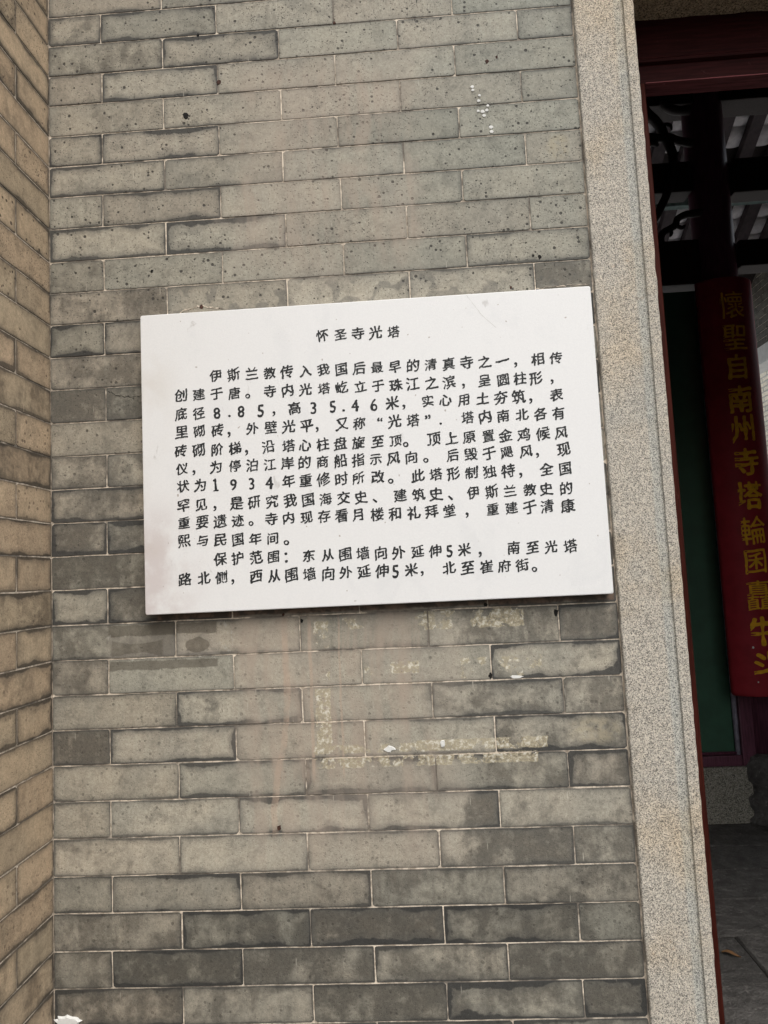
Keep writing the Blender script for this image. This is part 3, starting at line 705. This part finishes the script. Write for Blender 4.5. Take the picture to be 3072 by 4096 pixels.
def char_mesh(ch, size, fat, slant, warp, depth, seedn, hand=True, sx=1.0):
    """a written character, centred on its em box, in the xz plane; strokes rounded off and bent like handwriting"""
    loops = glyph_contours(ch); rnd = random.Random(seedn)
    ph = [rnd.uniform(0, 6.28) for _ in range(6)]
    def inside(p, l):
        c = False
        for i in range(len(l)):
            a, q = l[i], l[i - 1]
            if (a.y > p.y) != (q.y > p.y) and p.x < (q.x - a.x) * (p.y - a.y) / (q.y - a.y) + a.x: c = not c
        return c
    loops = [l for l in loops if len(l) > 2]
    if ch == '1' and hand:                        # a one with a flag and a foot, as cut on the plaque
        loops = [[Vector(p) for p in ((.24, .00), (.54, .00), (.54, .055), (.43, .055), (.43, .74), (.37, .74), (.25, .63), (.28, .59), (.355, .65), (.355, .055), (.24, .055))]]
    depth_ = [sum(inside(l[0], m_) for m_ in loops if m_ is not l) for l in loops]
    res = []
    for l, dp in zip(loops, depth_):
        l = list(l)
        if (signed(l) > 0) != (dp % 2 == 0): l.reverse()      # outlines anticlockwise, holes clockwise
        r = []
        for i in range(len(l)):
            a, b = l[i], l[(i + 1) % len(l)]; k = max(1, int((b - a).length / 0.07))
            for j in range(k): r.append(a.lerp(b, j / k))
        q = r
        for _ in range(1):                        # corner cutting
            z_ = []
            for i in range(len(q)):
                a, b = q[i], q[(i + 1) % len(q)]; z_ += [a.lerp(b, .25), a.lerp(b, .75)]
            q = z_
        w = []
        for p in q:
            x, y = p.x - .5, p.y - .38
            x += warp * math.sin(y * 5 + ph[0]) + warp * .5 * math.sin(y * 11 + ph[1])
            y += warp * math.sin(x * 5 + ph[2]) + warp * .5 * math.sin(x * 12 + ph[3]) + slant * x
            w.append((x * size * sx, y * size))
        res.append(w)
    allb = bmesh.new()
    for gi, dp in enumerate(depth_):
        if dp % 2: continue
        grp = [gi] + [h for h, d2 in enumerate(depth_) if d2 == dp + 1 and inside(loops[h][0], loops[gi])]
        cu = bpy.data.curves.new('c', 'CURVE'); cu.dimensions = '2D'; cu.fill_mode = 'FRONT'
        for w in (res[h] for h in grp):
            sp = cu.splines.new('POLY'); sp.points.add(len(w) - 1); sp.use_cyclic_u = True
            for i, (x, y) in enumerate(w): sp.points[i].co = (x, y, 0, 1)
        ob = bpy.data.objects.new('c', cu); COL.objects.link(ob); bpy.context.view_layer.update()
        me = bpy.data.meshes.new_from_object(ob.evaluated_get(bpy.context.evaluated_depsgraph_get()))
        bpy.data.objects.remove(ob); bpy.data.curves.remove(cu)
        for v in me.vertices: v.co.z = gi * 0.00002
        allb.from_mesh(me); bpy.data.meshes.remove(me)
    for wi, w in enumerate(res):                   # the pen's width, laid along every outline
        f_ = fat * size * min(1.08, max(0.42, 1.18 - 0.055 * len(res))); k = len(w)
        for i in range(k):
            a, c_ = Vector(w[i]), Vector(w[(i + 1) % k]); t = c_ - a
            if t.length < 1e-7: continue
            t.normalize(); q_ = mnoise.noise(Vector((a.x / size * 5.5, a.y / size * 5.5, seedn * 1.7))); nn = Vector((-t.y * 1.15, t.x * 0.80)) * f_ * max(0.15, 0.95 + 1.5 * q_); e = t * f_ * .5
            z_ = 0.000004 * (i % 5 + 1) + wi * 0.00002
            allb.faces.new([allb.verts.new((p.x, p.y, z_)) for p in (a + nn - e, a - nn - e, c_ - nn + e, c_ + nn + e)])
    me = bpy.data.meshes.new('character'); allb.to_mesh(me); allb.free()
    for v in me.vertices: v.co = Vector((v.co.x, -v.co.z, v.co.y))
    bm = bmesh.new(); bm.from_mesh(me)
    bmesh.ops.remove_doubles(bm, verts=bm.verts[:], dist=1e-6)
    if depth > 0:
        g = bmesh.ops.extrude_face_region(bm, geom=bm.faces[:])
        for v in [q for q in g['geom'] if isinstance(q, bmesh.types.BMVert)]: v.co.y -= depth
    bmesh.ops.recalc_face_normals(bm, faces=bm.faces[:])
    bm.to_mesh(me); bm.free(); me.name = 'character'
    return me
ROWS=[
('怀圣寺光塔',[0.5646, 0.6004, 0.6344, 0.669, 0.7045],(-0.7464, -0.7486)),
('伊斯兰教传入我国后最早的清真寺之一，相传',[0.3506, 0.3856, 0.422, 0.4575, 0.4912, 0.5283, 0.5636, 0.5988, 0.6339, 0.6689, 0.7039, 0.7387, 0.7735, 0.8082, 0.8428, 0.8773, 0.9117, 0.9375, 0.9803, 1.0145],(-0.8135, -0.8208)),
('创建于唐。寺内光塔屹立于珠江之滨，呈圆柱形，',[0.2799, 0.3154, 0.3509, 0.3862, 0.4126, 0.4566, 0.4917, 0.5266, 0.5633, 0.5981, 0.6346, 0.6692, 0.7038, 0.7365, 0.7726, 0.8069, 0.8343, 0.8753, 0.9111, 0.9434, 0.9739, 1.0043],(-0.8499, -0.8576)),
('底径8.85，高35.46米，实心用土夯筑，表',[0.2791, 0.3145, 0.3504, 0.3752, 0.3985, 0.4373, 0.4637, 0.5041, 0.5412, 0.579, 0.5997, 0.6227, 0.6592, 0.6952, 0.7175, 0.7643, 0.7982, 0.8338, 0.8696, 0.9043, 0.9387, 0.9616, 1.0104],(-0.8869, -0.8922)),
('里砌砖，外壁光平，又称“光塔”.塔内南北各有',[0.2793, 0.3146, 0.3509, 0.3732, 0.4196, 0.4561, 0.491, 0.5263, 0.5471, 0.5957, 0.6293, 0.6692, 0.6976, 0.7335, 0.7623, 0.7863, 0.8388, 0.8722, 0.9068, 0.9426, 0.978, 1.0119],(-0.9224, -0.9286)),
('砖砌阶梯，沿塔心柱盘旋至顶。顶上原置金鸡候风',[0.2769, 0.3127, 0.3489, 0.3844, 0.4066, 0.4497, 0.4897, 0.522, 0.5566, 0.5912, 0.6262, 0.6635, 0.6978, 0.7171, 0.7715, 0.8056, 0.8398, 0.8762, 0.9087, 0.9439, 0.9802, 1.0147],(-0.9605, -0.9666)),
('仪，为停泊江岸的商船指示风向。后毁于飓风，现',[0.2786, 0.3019, 0.3457, 0.3829, 0.4173, 0.4517, 0.4865, 0.5192, 0.5548, 0.5898, 0.6242, 0.6581, 0.6923, 0.7265, 0.7539, 0.8061, 0.841, 0.8758, 0.9091, 0.9461, 0.9669, 1.0169],(-0.9957, -0.9987)),
('状为1934年重修时所改。此塔形制独特，全国',[0.2798, 0.3139, 0.3439, 0.3794, 0.4148, 0.4496, 0.4872, 0.5208, 0.5553, 0.5897, 0.6226, 0.6603, 0.6848, 0.7376, 0.7719, 0.8055, 0.8403, 0.8745, 0.9096, 0.9328, 0.9819, 1.0171],(-1.0298, -1.0355)),
('罕见，是研究我国海交史、建筑史、伊斯兰教史的',[0.28, 0.3145, 0.342, 0.3842, 0.419, 0.4536, 0.4887, 0.5237, 0.5576, 0.5925, 0.6262, 0.6522, 0.7017, 0.7371, 0.7705, 0.7972, 0.8414, 0.876, 0.9106, 0.9481, 0.9793, 1.016],(-1.0675, -1.0734)),
('重要遗迹。寺内现存看月楼和礼拜堂，重建于清康',[0.2802, 0.3159, 0.3509, 0.3857, 0.4111, 0.4509, 0.4846, 0.5195, 0.5539, 0.5876, 0.6199, 0.6559, 0.69, 0.7258, 0.7597, 0.7939, 0.8269, 0.8762, 0.9115, 0.9459, 0.9785, 1.0174],(-1.1015, -1.1068)),
('熙与民国年间。',[0.2793, 0.3157, 0.3504, 0.3846, 0.4187, 0.4525, 0.4788],(-1.1366, -1.141)),
('保护范围：东从围墙向外延伸5米，南至光塔',[0.3494, 0.3835, 0.419, 0.4529, 0.4771, 0.521, 0.5576, 0.5912, 0.6252, 0.6591, 0.693, 0.7294, 0.763, 0.7897, 0.8179, 0.8476, 0.9107, 0.9463, 0.9803, 1.0167],(-1.1748, -1.1834)),
('路北侧，西从围墙向外延伸5米，北至崔府街。',[0.2791, 0.3162, 0.3508, 0.3727, 0.4178, 0.4531, 0.4864, 0.5211, 0.5569, 0.5907, 0.6255, 0.6603, 0.6856, 0.7155, 0.7358, 0.7869, 0.8223, 0.858, 0.8908, 0.9248, 0.9469],(-1.2106, -1.2151)),
]

cache = {}
for ri, (txt, xs, (za, zb)) in enumerate(ROWS):
    for i, ch in enumerate(txt):
        x = xs[i]; z = za + (zb - za) * (x - xs[0]) / max(1e-6, xs[-1] - xs[0])
        wide = ord(ch) > 255 and ch not in '，。、：“”'
        if ch not in cache:
            if wide: cache[ch] = char_mesh(ch, 0.0262, 0.0235, 0.13, 0.016, 0.0, len(cache) + 5)
            else:
                m = char_mesh(ch, 0.0338 if ch.isdigit() else 0.030, 0.019, 0.0, 0.006, 0.0, len(cache) + 5, sx=0.88 if ch.isdigit() else 1.0)
                cx = (min(v.co.x for v in m.vertices) + max(v.co.x for v in m.vertices)) / 2
                for v in m.vertices: v.co.x -= cx
                cache[ch] = m
        me = cache[ch]; s = random.uniform(.93, 1.05)
        dz = random.uniform(-.0007, .0007) - (0.0005 if ch.isdigit() else 0)
        o = link('character', me, M_INK, plaque, (x - PX0, -0.00035, z + dz - PZ0), (0, random.uniform(-.05, .05), 0))
        o.scale = (s, 1, s * random.uniform(.96, 1.04))

# ---------------------------------------------------------------- inside the gate hall
# sill stone and screen
box('granite_sill', 1.15, 2.56, 2.86, 3.10, FZ - 0.004, -2.41, M_GRAN_SILL, None, 0.006)
tag(bpy.data.objects['granite_sill'], 'low weathered granite sill block under the purple and green screen', 'stone sill')
screen = thing('timber_screen', 'tall green panel in a purple painted timber frame inside the hall', 'screen', (1.9, 2.9, -2.41))
def spart(o): o.location -= screen.location; return o
spart(box('panel', 1.45, 2.5215, 2.925, 2.94, -2.345, 0.425, M_GREEN, screen))
spart(box('bottom_rail', 1.2, 2.520, 2.875, 2.96, -2.409, -2.350, M_PURPLE, screen, 0.004))
spart(box('stile', 2.522, 2.600, 2.87, 2.96, -2.409, 0.42, M_PURPLE, screen, 0.006))
bm = bmesh.new(); add_tube(bm, [Vector((2.511, 2.905, z)) for z in (-2.352, -1.5, -.5, .42)], 0.014, 10)
o = bm_obj('moulding', bm, M_MOULD_GLEAM, screen, smooth=True); o.location = -screen.location  # its edge gleam is painted in by the pale colour
bm = bmesh.new(); add_tube(bm, [Vector((x, 2.905, -2.342)) for x in (1.45, 2.0, 2.505)], 0.009, 10)
o = bm_obj('moulding', bm, M_PURPLE, screen, smooth=True); o.location = -screen.location

# column with its carved stone foot
column = thing('timber_column', 'dark round timber column behind the red couplet board', 'column', (2.665, 2.97, FZ))
bm = bmesh.new(); lathe(bm, [(.122, -2.34), (.122, -1.0), (.120, 1.0), (.118, 2.72)], 36, 2.665, 2.97)
o = bm_obj('shaft', bm, M_PURPLE, column, smooth=True); o.location = -column.location
bm = bmesh.new()
lathe(bm, [(.19, FZ), (.192, FZ + .02), (.165, FZ + .04), (.160, FZ + .065), (.185, FZ + .09), (.188, FZ + .14), (.150, FZ + .165), (.150, FZ + .20), (.176, FZ + .235), (.185, FZ + .27), (.180, FZ + .31), (.160, FZ + .345), (.150, FZ + .36), (.12, FZ + .375)], 48, 2.70, 2.93)
for v in bm.verts:
    q = mnoise.noise(Vector((v.co.x * 22, v.co.y * 22, v.co.z * 22))); d = Vector((v.co.x - 2.70, v.co.y - 2.93, 0))
    if d.length > 1e-5: v.co += d.normalized() * q * 0.012
o = bm_obj('stone_foot', bm, M_SLAB, column, smooth=True); o.location = -column.location

# couplet board: bowed red plank with gold characters
BX, BYC, BR, BT = 2.602, 2.895, 0.215, 0.022      # centre x, axis y, outer radius, thickness
board = thing('couplet_board', 'long bowed red lacquer board with a column of gold Chinese characters', 'couplet board', (BX, BYC - BR, -1.99))
HA = math.asin(0.163 / BR); ZT, ZB = 0.405, -1.99
bm = bmesh.new(); na = 18; prof = []
for i in range(na + 1): a = -HA + 2 * HA * i / na; prof.append((BX + BR * math.sin(a), BYC - BR * math.cos(a)))
for i in range(na, -1, -1): a = -HA + 2 * HA * i / na; prof.append((BX + (BR - BT) * math.sin(a), BYC - (BR - BT) * math.cos(a)))
rings = []
for z, cut in ((ZB, .10), (ZB + .006, .045), (ZB + .02, 0.0), (ZT - .01, 0.0), (ZT, .03)):
    rings.append([bm.verts.new((BX + (x - BX) * (1 - cut), y, z)) for x, y in prof])
for a, b in zip(rings[:-1], rings[1:]):
    for i in range(len(prof)): bm.faces.new((a[i], a[(i + 1) % len(prof)], b[(i + 1) % len(prof)], b[i]))
bm.faces.new(rings[0][::-1]); bm.faces.new(rings[-1])
o = bm_obj('board', bm, M_RED, board, smooth=True); o.location = -board.location
for p in o.data.polygons: p.use_smooth = len(p.vertices) == 4
for ch, z in zip('懷聖自南州寺塔輪囷矗牛斗', [0.236, 0.045, -0.13, -0.318, -0.49, -0.682, -0.874, -1.073, -1.243, -1.436, -1.634, -1.820]):
    sc = {'自': .155, '囷': .15, '矗': .178, '懷': .172}.get(ch, .168)
    me = char_mesh(ch, sc, 0.010 if ch in '矗懷輪囷聖' else 0.024, 0.05, 0.010, 0.0, ord(ch), sx=0.92)
    bm = bmesh.new(); bm.from_mesh(me)
    bmesh.ops.subdivide_edges(bm, edges=[e for e in bm.edges if e.calc_length() > 0.03], cuts=2, use_grid_fill=False)
    bmesh.ops.triangulate(bm, faces=bm.faces[:])
    for v in bm.verts:
        a = v.co.x / BR; v.co = Vector((BR * math.sin(a), BR * (1 - math.cos(a)), v.co.z))
    bm.to_mesh(me); bm.free()
    link('character', me, M_GOLD, board, (0.006, -0.0015, z + 1.99))
for x, z, r in ((-.05, -1.72, .007), (-.04, -1.91, .005), (.02, -1.92, .004), (.03, -1.985, .004)):
    bm = bmesh.new(); bmesh.ops.create_icosphere(bm, subdivisions=1, radius=r)
    for v in bm.verts: v.co.y *= .15
    a = x / BR; bm_obj('paint_chip', bm, M_WHITE, board, (BR * math.sin(a), BR * (1 - math.cos(a)) - .0005, z + 1.99))

# beams over the column line
beams = thing('roof_beams', 'black timber beams crossing the hall behind the doorway', 'timber beams', (2.2, 2.97, 0.5))
def bpart(o): o.location -= beams.location; return o
bpart(box('beam', 0.5, 2.54, 2.88, 3.04, 0.455, 0.735, M_DARKWOOD, beams, 0.008))
bpart(box('beam', 2.79, 4.3, 2.90, 3.04, 0.555, 0.72, M_DARKWOOD, beams, 0.008))
bpart(box('beam', 0.5, 2.54, 2.90, 3.04, 1.055, 1.250, M_DARKWOOD, beams, 0.008))
bpart(box('beam', 2.79, 4.3, 2.90, 3.04, 1.026, 1.246, M_DARKWOOD, beams, 0.008))
bpart(box('beam', 0.5, 4.3, 2.88, 3.06, 1.615, 1.95, M_DARKWOOD, beams, 0.008))
# carved scroll bracket silhouetted against the roof
brk = thing('scroll_bracket', 'dark curling carved timber bracket seen through the top of the doorway', 'carved bracket', (2.4, 2.86, 1.2))
SC = {'A': [(2.2488, 1.62), (2.2888, 1.5542), (2.3349, 1.4994), (2.3669, 1.4411), (2.3789, 1.4009), (2.4028, 1.3403), (2.4207, 1.2803), (2.4189, 1.222), (2.4094, 1.1434), (2.3821, 1.0697), (2.352, 0.9963), (2.3025, 0.9086), (2.27, .86)],
      'B': [(2.22, 1.40), (2.2901, 1.3967), (2.3621, 1.3827), (2.4067, 1.3872), (2.4534, 1.3639), (2.5275, 1.3416), (2.55, 1.34)],
      'C': [(2.380, 1.43), (2.376, 1.46), (2.3998, 1.4712), (2.4245, 1.456), (2.4287, 1.4328)],
      'D': [(2.393, 1.69), (2.3957, 1.6457), (2.3956, 1.6062), (2.4221, 1.576), (2.4649, 1.5576), (2.5241, 1.5544), (2.55, 1.555)],
      'E': [(2.56, .890), (2.5192, 0.8876), (2.4616, 0.8823), (2.4162, 0.8601), (2.3994, 0.8215), (2.3599, 0.7989), (2.3253, 0.7807), (2.3075, 0.747), (2.3036, 0.698)],
      'F': [(2.3994, 0.8215), (2.4355, 0.8029), (2.4562, 0.8173)], 'G': [(2.3599, 0.7989), (2.372, .775), (2.363, .752)],
      'H': [(2.26, 1.345), (2.287, 1.3577), (2.3203, 1.355), (2.337, 1.3358)]}
SR = {'A': .025, 'B': .021, 'C': .011, 'D': .024, 'E': .021, 'F': .011, 'G': .011, 'H': .015}
for k, pts in SC.items():
    bm = bmesh.new(); Q = spline([Vector((x, 0, z)) for x, z in pts], 6)
    rr = [SR[k] * (1 - 0.6 * max(0, (i / (len(Q) - 1) - .7) / .3) if k in 'CFGH' else 1) for i in range(len(Q))]
    add_tube(bm, Q, rr, 8, 1.5)
    o = bm_obj('scroll', bm, M_DARKWOOD, brk, smooth=True); o.location = Vector((0, 2.86, 0)) - brk.location

# roof of the hall: rafters, purlins and limewashed tile undersides on the far slope
roof = thing('hall_roof', 'hall roof underside with dark rafters and pale tiles between them', 'roof', (3.3, 4.5, 2.0))
T = 0.57; RZ = lambda y: 2.27 - T * (y - 4.0)
slope = math.atan(T); ca, sa = math.cos(slope), math.sin(slope)
def sloped(name, x0, x1, y0, y1, up0, up1, mat, bev=0.0):
    """a bar lying on the slope; up is measured square to it"""
    bm = bmesh.new(); L = (y1 - y0) / ca
    add_box(bm, -(x1 - x0) / 2, (x1 - x0) / 2, -L / 2, L / 2, up0, up1, bev)
    o = bm_obj(name, bm, mat, roof); yc = (y0 + y1) / 2
    o.rotation_euler = (-slope, 0, 0); o.location = Vector(((x0 + x1) / 2, yc, RZ(yc))) - roof.location; return o
for k in range(-6, 4):
    x = 3.533 + 0.242 * k
    if x < 2.0 or x > 4.2: continue
    sloped('rafter', x, x + 0.101, 3.2, 5.25, -0.035, 0.045, M_RAFTER, 0.003)
for y, z0_, z1_ in ((3.97, 2.245, 2.335), (4.64, 1.835, 1.905), (5.16, 1.50, 1.60)):
    bm = bmesh.new(); add_box(bm, -1.4, 1.4, -.035, .035, z0_, z1_, .006)
    o = bm_obj('purlin', bm, M_TEAL if y < 5 else M_DARKWOOD, roof); o.location = Vector((3.3, y, 0)) - roof.location
bm = bmesh.new(); Wt, Lt, sag = 0.150, 0.175, 0.020; top, bo = [], []
for i in range(7):
    u = -1 + 2 * i / 6; x = u * Wt / 2; z = -sag * (1 - u * u)
    top.append((bm.verts.new((x, -Lt / 2, z + .010)), bm.verts.new((x, Lt / 2, z - 0.004 + .010)))); bo.append((bm.verts.new((x, -Lt / 2, z)), bm.verts.new((x, Lt / 2, z - 0.004))))
for i in range(6):
    bm.faces.new((top[i][0], top[i + 1][0], top[i + 1][1], top[i][1])); bm.faces.new((bo[i][0], bo[i][1], bo[i + 1][1], bo[i + 1][0]))
    bm.faces.new((top[i][1], top[i + 1][1], bo[i + 1][1], bo[i][1])); bm.faces.new((top[i][0], bo[i][0], bo[i + 1][0], top[i + 1][0]))
tile_me = bpy.data.meshes.new('roof_tile'); bmesh.ops.recalc_face_normals(bm, faces=bm.faces[:])
bm.to_mesh(tile_me); bm.free(); tile_me.materials.append(M_TILE)
for p in tile_me.polygons: p.use_smooth = True
for k in range(-6, 4):
    x = 3.533 + 0.242 * k - 0.0705
    for r_ in range(10):
        y = 3.80 + r_ * 0.145 + random.uniform(-.008, .008)
        if 4.36 < y < 4.6: continue
        o = bpy.data.objects.new('roof_tile', tile_me); COL.objects.link(o); o.parent = roof
        up = 0.055 + 0.008 * (-1 if r_ % 1 else 1)
        o.location = Vector((x, y, RZ(y) + up)) - roof.location; o.rotation_euler = (-slope + 0.06, random.uniform(-.02, .02), 0)
sloped('roof_deck', 0.2, 4.32, 2.9, 5.75, 0.075, 0.12, M_DARKWOOD)
bm = bmesh.new()      # front slope, from the ridge down over the doorway
zr0 = RZ(2.9) + .08
vs = [bm.verts.new(v) for v in ((-0.6, 2.95, zr0), (6, 2.95, zr0), (6, -0.05, zr0 - T * 3.0), (-0.6, -0.05, zr0 - T * 3.0))]
vt = [bm.verts.new(v.co + Vector((0, 0, .12))) for v in vs]
bm.faces.new(vs); bm.faces.new(vt[::-1])
for i in range(4): bm.faces.new((vs[i], vs[(i + 1) % 4], vt[(i + 1) % 4], vt[i]))
o = bm_obj('front_slope', bm, M_DARKWOOD, roof); o.location = -roof.location
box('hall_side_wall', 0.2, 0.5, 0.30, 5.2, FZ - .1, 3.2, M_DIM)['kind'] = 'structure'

# right-hand wall of the hall with a white beam over an opening; a brighter brick wall beyond it
rwall = thing('brick_wall', 'grey brick wall with roof shade painted into its tone above the white beam, right of the couplet board', 'brick wall', (4.15, 5.3, 0.6))
o = box('mortar', 4.1512, 4.3, 4.2, 6.3, 0.80, 1.90, M_MORTAR, rwall); o.location -= rwall.location
def course_run(w, x, y0, y1, z0, zN, tone, soot):
    z = z0; i = 0
    while z < zN:
        y = y0 + (0.13 if i % 2 else 0.0)
        a = y0
        while a < y1 - .03:
            b = min(y + 0.26, y1) if a == y0 and i % 2 == 0 else min(a + 0.26, y1)
            if a == y0 and i % 2: b = y0 + .13
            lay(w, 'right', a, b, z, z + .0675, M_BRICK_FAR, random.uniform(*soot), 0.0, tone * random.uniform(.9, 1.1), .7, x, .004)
            a = b
        z += 0.0675; i += 1
course_run(rwall, 4.15, 4.6, 6.2, 0.81, 1.80, .42, (.5, .8))  # low tone paints the roof's shade into these bricks
wb = box('white_beam', 4.11, 4.3, 4.2, 6.3, 0.625, 0.795, M_WHITE, None, 0.01)
tag(wb, 'white plastered beam at the right edge, below dark brickwork', 'beam')
fwall = thing('brick_wall', 'blue-grey brick wall with daylight painted into its tone beyond the opening at the right edge', 'brick wall', (5.6, 7.5, FZ))
o = box('mortar', 5.6012, 5.75, 5.5, 10, FZ, 1.7, M_WHITE, fwall); o.location -= fwall.location
course_run(fwall, 5.6, 6.9, 9.2, -1.12, 1.60, 2.6, (.0, .2))  # raised tone paints outdoor daylight into these bricks
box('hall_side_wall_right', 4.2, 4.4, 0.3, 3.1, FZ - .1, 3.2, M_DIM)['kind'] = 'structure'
